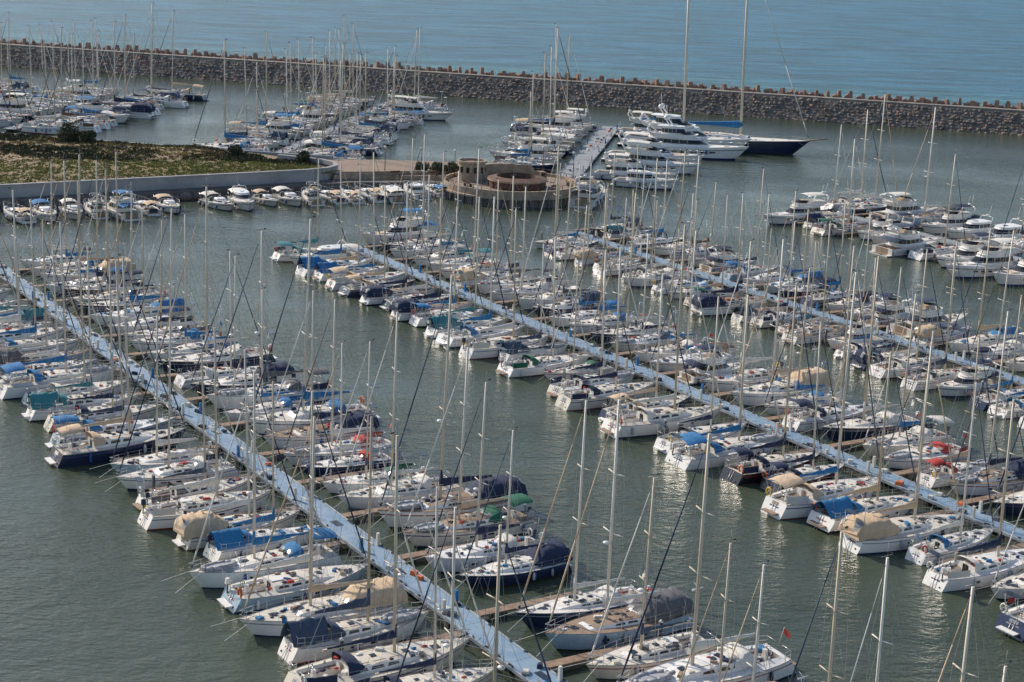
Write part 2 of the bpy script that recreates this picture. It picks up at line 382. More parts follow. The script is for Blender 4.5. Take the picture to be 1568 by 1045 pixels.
# ------------------------------------------------------------------ motor boat
def ring(x0,x1,w,z,n=22,nar=.35,e=.45):
    cx=(x0+x1)/2; hx=(x1-x0)/2; o=[]
    for k in range(n):
        a=2*math.pi*k/n; c=math.cos(a); s=math.sin(a)
        X=math.copysign(abs(c)**e,c); Y=math.copysign(abs(s)**e,s)
        o.append((cx+hx*X, w*Y*(1-nar*max(0,X)**2), z))
    return o
def house(mb,x0,x1,w,z0,h,rf,ra,body='gelcoat',glass='glass_dark',lo=.35,hi=.82,nar=.35,roof=None,over=.0):
    levels=[(0,0),(lo,0),(lo+.001,.02),(hi,.02),(hi+.001,0),(1,0)]
    rows=[]
    for f,ins in levels:
        rows.append(ring(x0+ra*f+ins,x1-rf*f-ins,w*(1-.12*f)-ins,z0+h*f,nar=nar))
    mb.loft(rows,lambda i,j:glass if i==2 else body,False,True)
    rr=[ring(x0+ra-over,x1-rf+over*.3,w*.88+over*.25,z0+h+.003,nar=nar),ring(x0+ra-over,x1-rf+over*.3,w*.88+over*.25,z0+h+.08,nar=nar),ring(x0+ra+.15-over,x1-rf-.2,w*.8,z0+h+.13,nar=nar)]
    mb.loft(rr,roof or body,False,True); mb.quad(rr[-1],roof or body); mb.quad(rr[0][::-1],body)
    for k in range(1,5):
        x=x0+ra*.6+(x1-rf*.6-x0-ra*.6)*k/6.
        for sg in (1,-1): mb.tube((x,sg*(w*(1-.12*lo)+.0),z0+h*lo),(x-.05,sg*(w*(1-.12*hi)),z0+h*hi),.035,body,4)
def motorboat(rnd,L,cv,levels=1,hull='gelcoat',cover=None,open_=False):
    mb=MB(); B=L*(.168 if L<15 else .135); fb=L*.105 if L<15 else L*.085
    af=rnd.choice(['antifoul_blue','antifoul_dark']); st=rnd.choice(['stripe_blue','stripe_grey',hull,hull])
    def hb(t):
        if t<.35: return B*(.93+.07*t/.35)
        s=(t-.35)/.65
        return max(.04,B*(1-s**2.6))
    def sh(t): return fb*(.9+.5*t**1.6)
    def P(t,y,z):
        h=sh(t); zf=1-clamp(z/h,-.5,1)
        return (-L/2+t*L-zf*.11*L*clamp((t-.55)/.45)**2,y,z)
    sts=[(0,'s'),(.05,'s'),(.05,'d'),(.07,'d'),(.07,'c'),(.14,'c'),(.24,'c'),(.24,'d'),(.35,'d'),(.45,'d'),(.55,'d'),(.65,'d'),(.73,'d'),(.8,'d'),(.87,'d'),(.93,'d'),(.97,'d'),(1.,'d')]
    for sg in (1,-1):
        rows=[]
        for t,m in sts:
            b=hb(t); hh=sh(t) if m!='s' else .32
            pts=[(0,-.6),(.7*b,-.3),(.86*b,0),(.88*b,.1*hh+.03),(.93*b,.5*hh),(.985*b,.72*hh),(.99*b,.8*hh),(b,hh),(b*.98,hh+.06*(m!='s')),(b*.93,hh+.01)]
            if m=='c': pts+=[(b*.88,hh-.02),(b*.86,hh-.65),(0,hh-.65)]
            else: pts+=[(b*.88,hh+.02),(b*.6,hh+.05),(0,hh+.08)]
            rows.append([P(t,sg*y,z) for y,z in pts])
        mb.loft(rows,lambda i,j: af if j<2 else ('stripe_blue' if j==2 else (st if j==5 else (hull if j<7 else ('steel' if j==7 else ('teak' if (sts[i][1] in 'cs' and j>=11) else 'deck'))))),False)
        for t0 in (.38,.5,.62) if L<15 else (.3,.38,.46,.54,.62,.7):
            mb.quad([P(t,sg*(hb(t)*(.953+.0)+.02*L/12),z*sh(t)) for t,z in ((t0,.52),(t0+.05,.54),(t0+.05,.66),(t0,.66))],'glass_dark')
    r=[P(0,y,z) for y,z in ((-hb(0)*.86,0),(-hb(0)*.93,.32),(hb(0)*.93,.32),(hb(0)*.86,0))]
    mb.quad(r,hull)
    k=L/12; x0=-L/2
    zd=sh(.3)+.02
    if open_:
        house(mb,x0+.42*L,x0+.8*L,B*.62,sh(.55),.45,1.3,.1,lo=.3,hi=.7,nar=.5)
        rows=[]
        for f in (0,1):
            rows.append([(x0+(.36+.0*f)*L+ (1.0-.5*f)*math.cos(a)*k*1.2,B*.72*math.sin(a)*(1-.1*f),sh(.4)+.05+f*.65) for a in [-1.5+q*.375 for q in range(9)]])
        mb.loft(rows,'glass_dark',False); mb.path(rows[1],.025,'steel',4)
        mb.box((x0+.13*L,0,sh(.1)-.3),(.5*k,B*1.3,.5),'gelcoat'); mb.box((x0+.3*L,B*.35,sh(.1)-.1),(.5,.5,.8),'gelcoat'); mb.box((x0+.3*L,-B*.35,sh(.1)-.1),(.5,.5,.8),'cv_white')
    else:
        H=1.15*k**.6
        house(mb,x0+.22*L,x0+.74*L,B*.80,zd-.1,H+.25,.17*L,.02*L,lo=.42,hi=.84,nar=.45,over=.05*L if levels>=2 else .15)
        zf=zd+H+.28
        if levels>=2:
            rows=[ring(x0+.17*L,x0+.55*L,B*.70,zf,nar=.3),ring(x0+.16*L,x0+.57*L,B*.74,zf+.55,nar=.3),ring(x0+.17*L,x0+.56*L,B*.70,zf+.55,nar=.3),ring(x0+.18*L,x0+.55*L,B*.66,zf+.05,nar=.3)]
            mb.loft(rows,'gelcoat',False,True)
            sc_=[[(x0+.44*L+.11*L*math.cos(a)-f*.04*L,B*.66*math.sin(a)*(1-.08*f),zf+.56+.42*f) for a in [-1.3+q*.325 for q in range(9)]] for f in (0,1)]
            mb.loft(sc_,'glass_dark',False)
            mb.box((x0+.3*L,B*.3,zf+.3),(.12*L,B*.4,.45),'cv_white'); mb.box((x0+.42*L,-B*.3,zf+.4),(.05*L,B*.35,.75),'cv_cream')
            mb.box((x0+.22*L,0,zf+.3),(.05*L,B*1.0,.4),'cv_white')
            for sg in (1,-1):
                mb.path([(x0+.20*L,sg*B*.72,zf+.2),(x0+.155*L,sg*B*.68,zf+1.35),(x0+.16*L,sg*B*.45,zf+1.6),(x0+.16*L,0,zf+1.65)],.12*k**.6,'gelcoat',6)
            mb.ball((x0+.16*L,0,zf+1.85),.3*k**.6,'gelcoat',8,4,(1,1,.6)); mb.tube((x0+.16*L,.4,zf+1.6),(x0+.13*L,.4,zf+3.6),.02,'gelcoat',4); mb.tube((x0+.16*L,-.4,zf+1.6),(x0+.13*L,-.4,zf+3.2),.02,'gelcoat',4)
            if levels>=3:
                house(mb,x0+.26*L,x0+.5*L,B*.55,zf+.05,1.5*k**.35,.06*L,.01*L,lo=.35,hi=.8,nar=.4,over=.04*L)
                zt=zf+1.6*k**.35
                for sg in (1,-1): mb.path([(x0+.34*L,sg*B*.4,zt),(x0+.30*L,sg*B*.3,zt+1.3),(x0+.30*L,0,zt+1.5)],.14,'gelcoat',6)
                mb.ball((x0+.3*L,.9,zt+1.6),.5,'gelcoat',8,5); mb.ball((x0+.3*L,-.9,zt+1.6),.5,'gelcoat',8,5)
                mb.tube((x0+.3*L,0,zt+1.4),(x0+.29*L,0,zt+4),.05,'gelcoat',5)
            elif cover or rnd.random()<.6:
                rows=[]
                for t in (.20,.28,.36,.44):
                    rows.append([(x0+t*L,B*.62*q,zf+1.95-.2*abs(q)**3-.08*((t-.32)/.12)**2) for q in (-1,-.8,-.4,0,.4,.8,1)])
                mb.loft(rows,cv,True)
                for t in (.21,.43):
                    for sg in (1,-1): mb.tube((x0+t*L,sg*B*.6,zf+1.75),(x0+.32*L,sg*B*.7,zf+.5),.022,'steel',4)
        else:
            for sg in (1,-1):
                mb.path([(x0+.27*L,sg*B*.7,zf-.1),(x0+.24*L,sg*B*.6,zf+.6),(x0+.24*L,0,zf+.7)],.06,'gelcoat',6)
            mb.ball((x0+.24*L,0,zf+.85),.22,'gelcoat',8,4,(1,1,.6)); mb.tube((x0+.25*L,.3,zf+.5),(x0+.2*L,.3,zf+2.4),.018,'gelcoat',4)
            mb.box((x0+.45*L,0,zf+.02),(.6,.6,.05),'glass_dark')
    if cover=='aft' or open_:
        rows=[]; zc=sh(.1)
        for t in (.03,.09,.16,.23,.3):
            s=(t-.16)/.14
            rows.append([(x0+t*L,B*.85*q,zc+(1.65 if not open_ else 1.2)-.18*s*s-.35*abs(q)**3+rnd.uniform(-.02,.02)) for q in (-1,-.85,-.5,0,.5,.85,1)])
        mb.loft(rows,cv,True)
        for t in (.03,.3):
            for sg in (1,-1): mb.tube((x0+t*L,sg*B*.85,zc+1.),(x0+.15*L,sg*B*.88,zc),.02,'steel',4)
    for sg in (1,-1):
        pp=[]
        for t in (.42,.52,.62,.72,.81,.89,.95,.99):
            p=Vector(P(t,sg*hb(t)*.95,sh(t)+.05)); q=p+Vector((.05,0,.65)); pp.append(q); mb.tube(p,q,.018*k**.5,'steel',4,cap=False)
        pp.append(Vector(P(1.,0,sh(1)+.7))); mb.path(pp,.022*k**.5,'steel',4)
        for q in range(4):
            t=.12+.18*q+rnd.uniform(-.04,.04); p=Vector(P(t,sg*(hb(t)+.14),sh(t)*.8)); key=rnd.choice(['fender_white','fender_blue','cv_navy'])
            mb.tube(p,p+Vector((0,0,-.6*k**.5)),.14*k**.4,key,7)
            mb.tube(p,p+Vector((0,-.12*sg,sh(t)*.25)),.012,'wire',3)
    mb.box((x0+.82*L,0,sh(.82)+.1),(.5*k,.5*k,.06),'glass_dark'); mb.box((x0+.93*L,0,sh(.93)+.15),(.3*k,.2*k,.2),'steel')
    if levels<3:
        mb.box((x0+.70*L,0,sh(.7)+.14),(.16*L,B*.7,.1),rnd.choice(['cv_white','cv_cream','deck']),top=.9)
    if rnd.random()<.5: mb.box((x0+.025*L,0,.75),(.03*L+.3,B*1.0,.35),rnd.choice(['dinghy_grey','cv_navy','gelcoat']),top=.8)
    for q in range(8):
        t=rnd.uniform(.08,.95); zz=sh(t)-.45 if t<.22 else sh(t)+.1
        if .22<t<.74: continue
        mb.box((x0+t*L,rnd.uniform(-.5,.5)*hb(t),zz),(rnd.uniform(.2,.6),rnd.uniform(.2,.5),.25),rnd.choice(['cv_blue','fender_white','dark_metal','gelcoat_old','cv_grey']),rnd.random(),top=.8)
    return mb

# ------------------------------------------------------------------ library
lib={}
plan=[('blue',9),('navy',10),('grey',6),('cream',6),('white',13),('green',3),('red',3),('teal',2),('slate',7),('brown',2)]
for c,n in plan:
    lib[c]=[]
    for i in range(n):
        L=R.uniform(9.6,12.2)
        cover=R.choice(['bimini','bimini','sag','none','none','tent'][:6 if c in('navy','slate','grey') else 5]) 
        if c=='cream' and i<3: cover='tent'
        if c in('red','brown') : cover=R.choice(['none','bimini'])
        if c=='white': cover=R.choice(['bimini','none','none'])
        hull='gelcoat'
        rr=R.random()
        if rr<.08: hull='hull_navy'
        elif rr<.22: hull='gelcoat_old'
        elif rr<.24: hull='hull_lightblue'
        if c=='navy' and i==2: hull='hull_black'
        mb=sailboat(R,L,'cv_'+c,hull,cover,beamf=R.uniform(.146,.166),masts=((.57,R.uniform(1.28,1.58)),),deck=R.choice(['deck','deck','deck','gelcoat','gelcoat','deck','gelcoat_old','teak']))
        lib[c].append((mb.mesh('sailboat_mesh'),L,cover,hull))
motor=[]
for i in range(9):
    L=R.uniform(9.5,13); lv=R.choice([1,2,2,1]); c=R.choice(['cv_white','cv_blue','cv_navy','cv_cream','cv_slate'])
    motor.append((motorboat(R,L,c,lv,cover=R.choice([None,'aft','aft'])).mesh('motorboat_mesh'),L))
opens=[]
for i in range(6):
    L=R.uniform(6.5,8); opens.append((motorboat(R,L,R.choice(['cv_blue','cv_navy','cv_white','cv_cream']),1,open_=True,hull=R.choice(['gelcoat','gelcoat','gelcoat_old'])).mesh('motorboat_mesh'),L))
bigm=[(motorboat(R,L,'cv_white',2).mesh('motor_yacht_mesh'),L) for L in (15.,17.,19.)]
mega=[(motorboat(R,L,'cv_white',3).mesh('motor_yacht_mesh'),L) for L in (23.,26.)]

def put(me,name,p,ang,s=1.0,mirror=False):
    o=bpy.data.objects.new(name,me); sc.collection.objects.link(o)
    o.location=(p[0],p[1],R.uniform(-.06,.06)); o.rotation_euler=(math.radians(R.uniform(-1.3,1.3)),math.radians(R.uniform(-.8,.8)),ang)
    sy = -1 if R.random()<.5 else 1
    o.scale=(s,s*sy*R.uniform(.95,1.05),s*R.uniform(.92,1.08)); return o
cols=['blue']*5+['navy']*6+['slate']*4+['grey']*3+['cream']*3+['white']*13+['green']*1+['teal']*1+['brown']*1
last=[None,None,None]
def pick_sail(c=None,cover=None,hull=None):
    c=c or R.choice(cols)
    l=[x for x in lib[c] if (cover is None or x[2]==cover) and (hull is None or x[3]==hull)] or lib[c]
    for _ in range(5):
        x=R.choice(l)
        if x not in last: break
    last.pop(0); last.append(x)
    return x

def row(mb,ap,side,b0,b1,spec=(),sc_=1.0,pm=.06,pb=0.0,gaps=(),dock=1.0,finger=9.0,fingers=True,base=None,frame=None,gap=.40,pmo=.0):
    WW=frame or W; b=b0; i=0; hd=ANG if base is None else base
    while b<b1:
        if any(g0<b<g1 for g0,g1 in gaps): b+=1.0; continue
        c=None;cover=None;kind=None;hull=None
        for sp in spec:
            if abs(sp[0]-b)<2.3: c,cover=sp[1],(sp[2] if len(sp)>2 else None); kind='s'; hull=sp[3] if len(sp)>3 else None
        if c=='motor': kind='m'
        r=R.random()
        if kind is None: kind='m' if r<pm else ('b' if r<pm+pb else ('o' if r<pm+pb+pmo else 's'))
        if kind=='s': x=pick_sail(c,cover,hull); me,L=x[0],x[1]; s=sc_*R.uniform(.82,1.05); nm='sailboat'; bw=.156
        elif kind=='m': me,L=R.choice(motor); s=sc_*R.uniform(.82,.95); nm='motorboat'; bw=.17
        elif kind=='o': me,L=R.choice(opens); s=R.uniform(.95,1.1); nm='motorboat'; bw=.17
        else: me,L=R.choice(bigm); s=R.uniform(.9,1.0); nm='motor_yacht'; bw=.14
        bwid=2*L*bw*s
        bc=b+bwid/2
        a=ap+side*(dock+.7+R.uniform(0,1.1)+L*s/2)
        ang=hd+(0 if side<0 else math.pi)+math.radians(R.uniform(-3.5,3.5))
        if nm!='sailboat' and R.random()<.6: ang+=math.pi
        elif R.random()<.12: ang+=math.pi
        put(me,nm,WW(a,bc),ang,s)
        b+=bwid+gap*R.uniform(.5,1.7); i+=1
        if fingers and i%2==0:
            fw=.8; fl=finger*R.uniform(.92,1.05)
            c0=WW(ap+side*(dock+fl/2),b+.3)
            mb.box((c0[0],c0[1],.45),(fl,fw,.12),'plank',hd)
            for f in (.2,.55,.93):
                c1=WW(ap+side*(dock+fl*f),b+.3); mb.box((c1[0],c1[1],.15),(1.2,.7,.46),'float',hd)
            c2=WW(ap+side*(dock+fl*.97),b+.3)
            if R.random()<.5: mb.tube((c2[0],c2[1],-.5),(c2[0],c2[1],1.7),.13,'dark_metal',8); mb.tube((c2[0],c2[1],1.7),(c2[0],c2[1],1.85),.17,'fender_white',8,.05)
            b+=1.15

def pontoon(mb,ap,b0,b1,w,top='pontoon_blue',frame=None,base=None):
    WW=frame or W; hd=(ANG if base is None else base)
    b=b0; seg=6.0
    while b<b1:
        c=WW(ap,b+seg/2); z=.02*math.sin(b)
        mb.box((c[0],c[1],.5+z),(w-.36,seg-.04,.16),top,hd)
        for sg in (1,-1):
            c1=WW(ap+sg*(w/2-.09),b+seg/2); mb.box((c1[0],c1[1],.52+z),(.18,seg-.02,.22),'pontoon_edge',hd)
            c1=WW(ap+sg*(w/2-.5),b+seg/2); mb.box((c1[0],c1[1],.15),(.9,seg*.6,.52),'float',hd)
        c1=WW(ap+.12*w,b+seg/2); mb.box((c1[0],c1[1],.586+z),(.05,seg-.04,.012),'pontoon_edge',hd)
        if int(b/6)%2==0:
            for sg in (1,-1):
                c1=WW(ap+sg*(w/2-.3),b+1.5+R.uniform(0,2)); mb.box((c1[0],c1[1],1.05),(.22,.26,.95),R.choice(['fender_white','gelcoat_old','cv_blue']),hd,top=.85)
        for sg in (1,-1):
            for q in range(3):
                c1=WW(ap+sg*(w/2-.12),b+R.uniform(.3,5.7)); mb.box((c1[0],c1[1],.69+z),(.12,.3,.1),'dark_metal',hd+R.uniform(-.3,.3),top=.6)
        if R.random()<.6:
            for q in range(3):
                c1=WW(ap+R.choice((-.6,.6,.5,-.45)),b+R.uniform(1,5)); mb.box((c1[0],c1[1],.72),(R.uniform(.2,.6),R.uniform(.3,.7),R.uniform(.15,.4)),R.choice(['fender_white','cv_navy','orange','gelcoat_old','cv_grey','cv_white']),hd+R.random(),top=.8)
        b+=seg

# P1
mb=MB(); pontoon(mb,51.6,46,212,2.1)
row(mb,51.6,-1,70,214,spec=[(76,'white','none'),(81,'navy','none'),(87,'slate','sag'),(92.5,'cream','tent'),(98,'slate','none'),(103.5,'blue','sag'),(109,'cream','tent'),(116,'grey','none'),(122,'white'),(127.5,'slate'),(132.5,'blue','bimini'),(138,'navy'),(143,'teal')],pm=.0,dock=1.15)
row(mb,51.6,1,48,206,spec=[(73,'white'),(82,'grey','tent'),(100,'green','bimini'),(105,'navy'),(110,'white'),(115,'green'),(120,'red','none'),(125,'navy'),(131,'blue'),(149,'white')],gaps=((88,93),),pm=.0,dock=1.15)
mb.obj('floating_pontoon')
# P2
mb=MB(); pontoon(mb,97.9,62,200,2.0)
row(mb,97.9,-1,66,198,spec=[(71,'white'),(76,'white'),(81,'blue'),(86.5,'cream','tent'),(91.5,'blue'),(102.5,'navy',None,'hull_black'),(107.5,'blue','bimini'),(113,'grey'),(121,'cream','bimini'),(131,'slate'),(137,'green'),(151,'blue'),(177,'cream'),(185,'blue'),(190,'blue'),(195,'motor')],pm=.0,dock=1.1)
row(mb,97.9,1,66,203,pm=.05,dock=1.1,spec=[(89,'cream','bimini'),(98,'red'),(104,'white'),(113,'navy'),(190,'navy'),(202,'motor')])
mb.obj('floating_pontoon')
# P3
mb=MB(); pontoon(mb,132.2,80,196,1.9)
row(mb,132.2,-1,84,196,sc_=.86,pm=.10,dock=1.0,finger=7)
row(mb,132.2,1,84,200,sc_=.92,pm=.12,dock=1.0,finger=7)
mb.obj('floating_pontoon')
# P4
mb=MB(); pontoon(mb,181,110,200,2.4,'pontoon_grey')
row(mb,181,-1,115,198,pm=.5,pb=.15,dock=1.2,finger=10,gap=.8,sc_=1.08)
row(mb,181,1,115,205,pm=.2,pb=.15,dock=1.2,finger=10,gap=.7,sc_=1.15)
mb.obj('floating_pontoon')
# north basin frame
kx,ky=(.147,.989)
def WN(a,b,z=0): return Vector((a*ky+b*kx, -a*kx+b*ky, z))
A2=math.atan2(-kx,ky)
def toN(x,y): return (x*ky-y*kx, x*kx+y*ky)
aP5,b0=toN(7,284); _,b1=toN(21,356)
mb=MB(); aP5m=toN(13,320)[0]
pontoon(mb,aP5m,b0,b1,4.0,'pontoon_grey',WN,A2)
row(mb,aP5m,-1,toN(8,297)[1],b1+2,frame=WN,base=A2,dock=2,fingers=False,pm=.2,pb=.2,gap=.9,sc_=1.25)
mb.obj('floating_pontoon')
for (bx,by,me,L) in ((27,284,motor[0],1),(32.5,302,bigm[1],1),(34,311,bigm[2],1),(43.5,322,mega[0],1),(45,331,mega[1],1)):
    ang=math.radians(-17); Lm=me[1]
    put(me[0],'motor_yacht',(bx-Lm/2*math.cos(ang),by-Lm/2*math.sin(ang)),ang)
for (x,y,m_,an) in ((20,293,bigm[0],-13),(28,350,bigm[1],-14),(11.7,269,motor[3],75)):
    put(m_[0],'motor_yacht',(x,y),math.radians(an))
ym=sailboat(R,36,'cv_navy','hull_navy','none',fbf=.065,beamf=.105,masts=((.62,1.13),(.30,1.0)),cabinH=.9,deck='deck')
house(ym,-9,-3,2.2,2.6,1.5,1.2,.3,over=.2)
ym.tube((17.5,0,2.9),(21.5,0,3.5),.16,'teak',8,.08)
put(ym.mesh('sailing_yacht_mesh'),'sailing_yacht',(39.5,337.5),math.radians(-16))
# P6
aP6=toN(-37,345)[0]; b0=toN(-44,300)[1]; b1=toN(-30,386)[1]
mb=MB(); pontoon(mb,aP6,b0,b1,2.4,'pontoon_grey',WN,A2)
row(mb,aP6,-1,b0+2,b1,frame=WN,base=A2,dock=1.2,fingers=False,pm=.10,pb=.02,sc_=1.17,gap=.8)
row(mb,aP6,1,b0-2,b1,frame=WN,base=A2,dock=1.2,fingers=False,pm=.12,pb=.04,sc_=1.17,gap=.8)
mb.obj('floating_pontoon')
aP7=toN(-92,355)[0]; b0=toN(-96,321)[1]; b1=toN(-88,386)[1]
mb=MB(); pontoon(mb,aP7,b0,b1,2.4,'pontoon_grey',WN,A2)
row(mb,aP7,-1,b0,b1,frame=WN,base=A2,dock=1.2,fingers=False,pm=.10,pb=.04,sc_=1.17,gap=.8)
row(mb,aP7,1,b0,b1,frame=WN,base=A2,dock=1.2,fingers=False,pm=.12,pb=.06,sc_=1.17,gap=.8)
mb.obj('floating_pontoon')
aP8=toN(-128,360)[0]
mb=MB(); pontoon(mb,aP8,b0,b1,2.4,'pontoon_grey',WN,A2)
row(mb,aP8,1,b0,b1,frame=WN,base=A2,dock=1.2,fingers=False,pm=.15,sc_=1.1,gap=1.)
mb.obj('floating_pontoon')
# quay row
a=42
while a<128:
    if 85.5<a<91: a+=1; continue
    x=R.choice(motor+opens+opens)
    s=R.uniform(.75,.88) if x in motor else R.uniform(1.0,1.15)
    p=W(a+1.7,242.0-.7-x[1]*s/2)
    put(x[0],'motorboat',p,ANG+math.pi/2+math.radians(R.uniform(-12,12))+(math.pi if R.random()<.4 else 0),s)
    a+=x[1]*s*.34+R.uniform(.3,1.4)

# ------------------------------------------------------------------ land
def prism(mb,poly,z0,z1,side,top):
    n=len(poly); b=len(mb.v)
    mb.v += [(p[0],p[1],z0) for p in poly]+[(p[0],p[1],z1) for p in poly]
    for i in range(n):
        j=(i+1)%n; mb.face((b+i,b+j,b+n+j,b+n+i),side)
    mb.face([b+n+i for i in range(n)],top)
BC=Vector((-1.2,271.5,0))
SH=19.0
mb=MB()
poly=[W(-30,245),W(119,245),W(130,241),W(140,236),W(150,236),W(153,246),W(146,256),W(133.5,263),W(125,265.5),W(106.5,299.5-SH),W(82.5,322-SH),W(60,345-SH),W(-30,345)]
prism(mb,poly,-1.5,1.3,'concrete_dark','concrete_dark')
a=40
while a<118:
    c=W(a,245.0+R.uniform(-.3,.2)); 
    mb.ball((c.x,c.y,R.uniform(0,.5)),R.uniform(.6,1.1),'rock_base',6,4,(1.2,1,.8)); a+=R.uniform(.7,1.5)
mb.obj('stone_quay')
mb=MB()
poly=[W(117,248.5),W(123,246.5),W(131,243.5),W(140,240),W(149,240),W(151,246),W(144.5,254.5),W(133,261),W(124,264),W(115,268)]
prism(mb,poly,1.31,2.0,'stone_cream','paving')
for i in range(9):
    p0=W(118+i*1.9,248.2-.45*i); p1=W(118+(i+1)*1.9,248.2-.45*(i+1))
    mb.box(((p0.x+p1.x)/2,(p0.y+p1.y)/2,2.3),((p1-p0).length,.35,.6),'stone_cream',math.atan2(p1.y-p0.y,p1.x-p0.x))
mb.obj('promenade')
mb=MB(); n=64
def circ(r,z,c=BC,n=64,s=1.0): return [(c[0]+r*math.cos(2*math.pi*i/n),c[1]+r*math.sin(2*math.pi*i/n),z) for i in range(n)]
mb.loft([circ(11.3,-1.5),circ(11.0,1.2),circ(11.35,1.25),circ(11.35,1.5),circ(11.0,1.55),circ(11.0,2.05)],lambda i,j:'concrete_dark' if i<1 else 'stone_cream',False,True)
mb.quad(circ(11.0,2.05),'paving')
mb.loft([circ(11.0,2.05),circ(11.0,2.55),circ(10.6,2.55),circ(10.6,2.05)],'stone_cream',False,True)
for i in range(44):
    t=2*math.pi*i/44; mb.tube((BC[0]+10.8*math.cos(t),BC[1]+10.8*math.sin(t),2.5),(BC[0]+10.8*math.cos(t),BC[1]+10.8*math.sin(t),3.15),.05,'dark_metal',5)
    mb.box((BC[0]+11.2*math.cos(t),BC[1]+11.2*math.sin(t),.6),(.35,.3,1.3),'concrete_dark',t)
pr=circ(10.8,3.12); mb.path(pr+[pr[0]],.045,'brown_wood',5)
mb.obj('round_bastion')
mb=MB()
c=Vector((-7.6,273.5,0))
mb.loft([circ(2.3,2.06,c,24),circ(2.15,4.9,c,24),circ(2.4,4.95,c,24),circ(2.4,5.3,c,24),circ(2.1,5.3,c,24),circ(2.1,4.9,c,24)],'stone_cream',False,True)
mb.quad(circ(2.1,4.95,c,24),'paving')
for k in range(6):
    t=-math.pi/2+(k-2.5)*.55
    mb.box((c[0]+2.24*math.cos(t),c[1]+2.24*math.sin(t),3.9),(.08,.5,.9),'glass_dark',t)
c2=Vector((-1.2,274.2,0))
ts=[math.radians(20+k*10) for k in range(17)]
sec=[(6.2,2.06),(6.1,4.4),(5.2,4.4),(5.2,2.06)]
mb.loft([[(c2[0]+r*math.cos(t),c2[1]+r*.55*math.sin(t),z-(0.9 if z>3 and t<1.0 else 0)+(R.uniform(-.12,.12) if z>3 else 0)) for r,z in sec] for t in ts],'stone_cream',False)
c3=Vector((-.2,268.2,0))
mb.loft([circ(4.4,2.06,c3,40),circ(4.5,3.2,c3,40),circ(4.75,3.25,c3,40),circ(4.75,3.5,c3,40),circ(3.3,3.85,c3,40),circ(3.2,3.0,c3,40)],lambda i,j:['brown_wood','brown_wood','stone_cream','brown_wood','brown_wood'][i],False,True)
mb.quad(circ(3.2,3.0,c3,40),'brown_wood')
for k in range(12):
    t=2*math.pi*k/12; mb.box((c3[0]+4.5*math.cos(t),c3[1]+4.5*math.sin(t),2.65),(.15,.3,1.1),'brown_wood',t)
for k in range(4): mb.box((-1,271.6+.35*k,2.19+.25*k),(5,.4,.25),'stone_cream')
mb.obj('stone_watchtower')
for (x,y,r_) in ((6,266,.9),(8,272,1.6),(-8,267,2.3),(3.5,277,.4),(-14,275,.5),(-20,274,.5)):
    mb=MB(); mb.box((0,0,.42),(1.8,.5,.07),'brown_wood'); mb.box((0,.27,.75),(1.8,.06,.35),'brown_wood')
    for s_ in (-.7,.7): mb.box((s_,0,.2),(.1,.45,.4),'dark_metal')
    mb.obj('park_bench',(x,y,2.06 if x>-12 else 2.0),r_)
for (x,y) in ((-10.5,276),(-16,277),(-22,277),(9,279),(4,284)):
    mb=MB(); mb.tube((0,0,0),(0,0,4.2),.07,'dark_metal',8,.05); mb.ball((0,0,4.35),.25,'fender_white',8,6); mb.tube((0,0,0),(0,0,.5),.13,'dark_metal',8)
    mb.obj('street_lamp',(x,y,2.0))
mb=MB()
path=[W(-30,247.5),W(0,247.5),W(30,247.5),W(60,247.5),W(80,247.5),W(100,247.5),W(112,247.7),W(116,248.6),W(118.6,250.6),W(119.6,253.5),W(119,257),W(117,260),W(114,264)]
rows=[]
for i,p in enumerate(path):
    d=(path[min(i+1,len(path)-1)]-path[max(i-1,0)]).normalized(); nn=Vector((d.y,-d.x,0))
    rows.append([p+nn*o+Vector((0,0,z)) for o,z in ((0,1.3),(.05,3.1),(.15,3.1),(.15,3.3),(-.45,3.3),(-.45,2.6))])
mb.loft(rows,'concrete',False)
mb.obj('retaining_wall')
mb=MB()
path=[W(-30,344),W(40,344),W(60,343.5-SH),W(82.3,320.6-SH),W(106,298-SH),W(118.5,268),W(124,264)]
rows=[]
for i,p in enumerate(path):
    d=(path[min(i+1,len(path)-1)]-path[max(i-1,0)]).normalized(); nn=Vector((-d.y,d.x,0))
    rows.append([p+nn*o+Vector((0,0,z)) for o,z in ((.4,1.3),(.4,2.6),(0,2.6),(0,1.3))])
mb.loft(rows,'concrete',False)
mb.obj('promenade_wall')

m=bpy.data.materials.new('dry_earth'); m.use_nodes=True; nt=m.node_tree; p=nt.nodes['Principled BSDF']; p.inputs['Roughness'].default_value=.95
tc=nt.nodes.new('ShaderNodeTexCoord'); n1=nt.nodes.new('ShaderNodeTexNoise'); n1.inputs['Scale'].default_value=.11; n1.inputs['Detail'].default_value=8; n1.inputs['Roughness'].default_value=.7
nt.links.new(tc.outputs['Object'],n1.inputs['Vector']); cr=nt.nodes.new('ShaderNodeValToRGB'); nt.links.new(n1.outputs['Fac'],cr.inputs[0])
els=cr.color_ramp.elements; els[0].position=.3; els[0].color=(.08,.07,.04,1); els[1].position=.72; els[1].color=(.29,.205,.13,1)
for pos,c_ in ((.42,(.13,.115,.055,1)),(.5,(.19,.15,.07,1)),(.58,(.23,.16,.10,1))):
    e=els.new(pos); e.color=c_
nt.links.new(cr.outputs[0],p.inputs['Base Color']); MATS['dry_earth']=m
def leafmat(name,c):
    mat(name,c,.9,var=.4,scale=.4)
leafmat('grass_dry',(.42,.33,.12)); leafmat('grass_green',(.24,.26,.06)); leafmat('shrub_dark',(.085,.085,.04)); leafmat('grass_olive',(.30,.27,.085)); leafmat('bush',(.05,.065,.025)); leafmat('grass_brown',(.22,.145,.09))
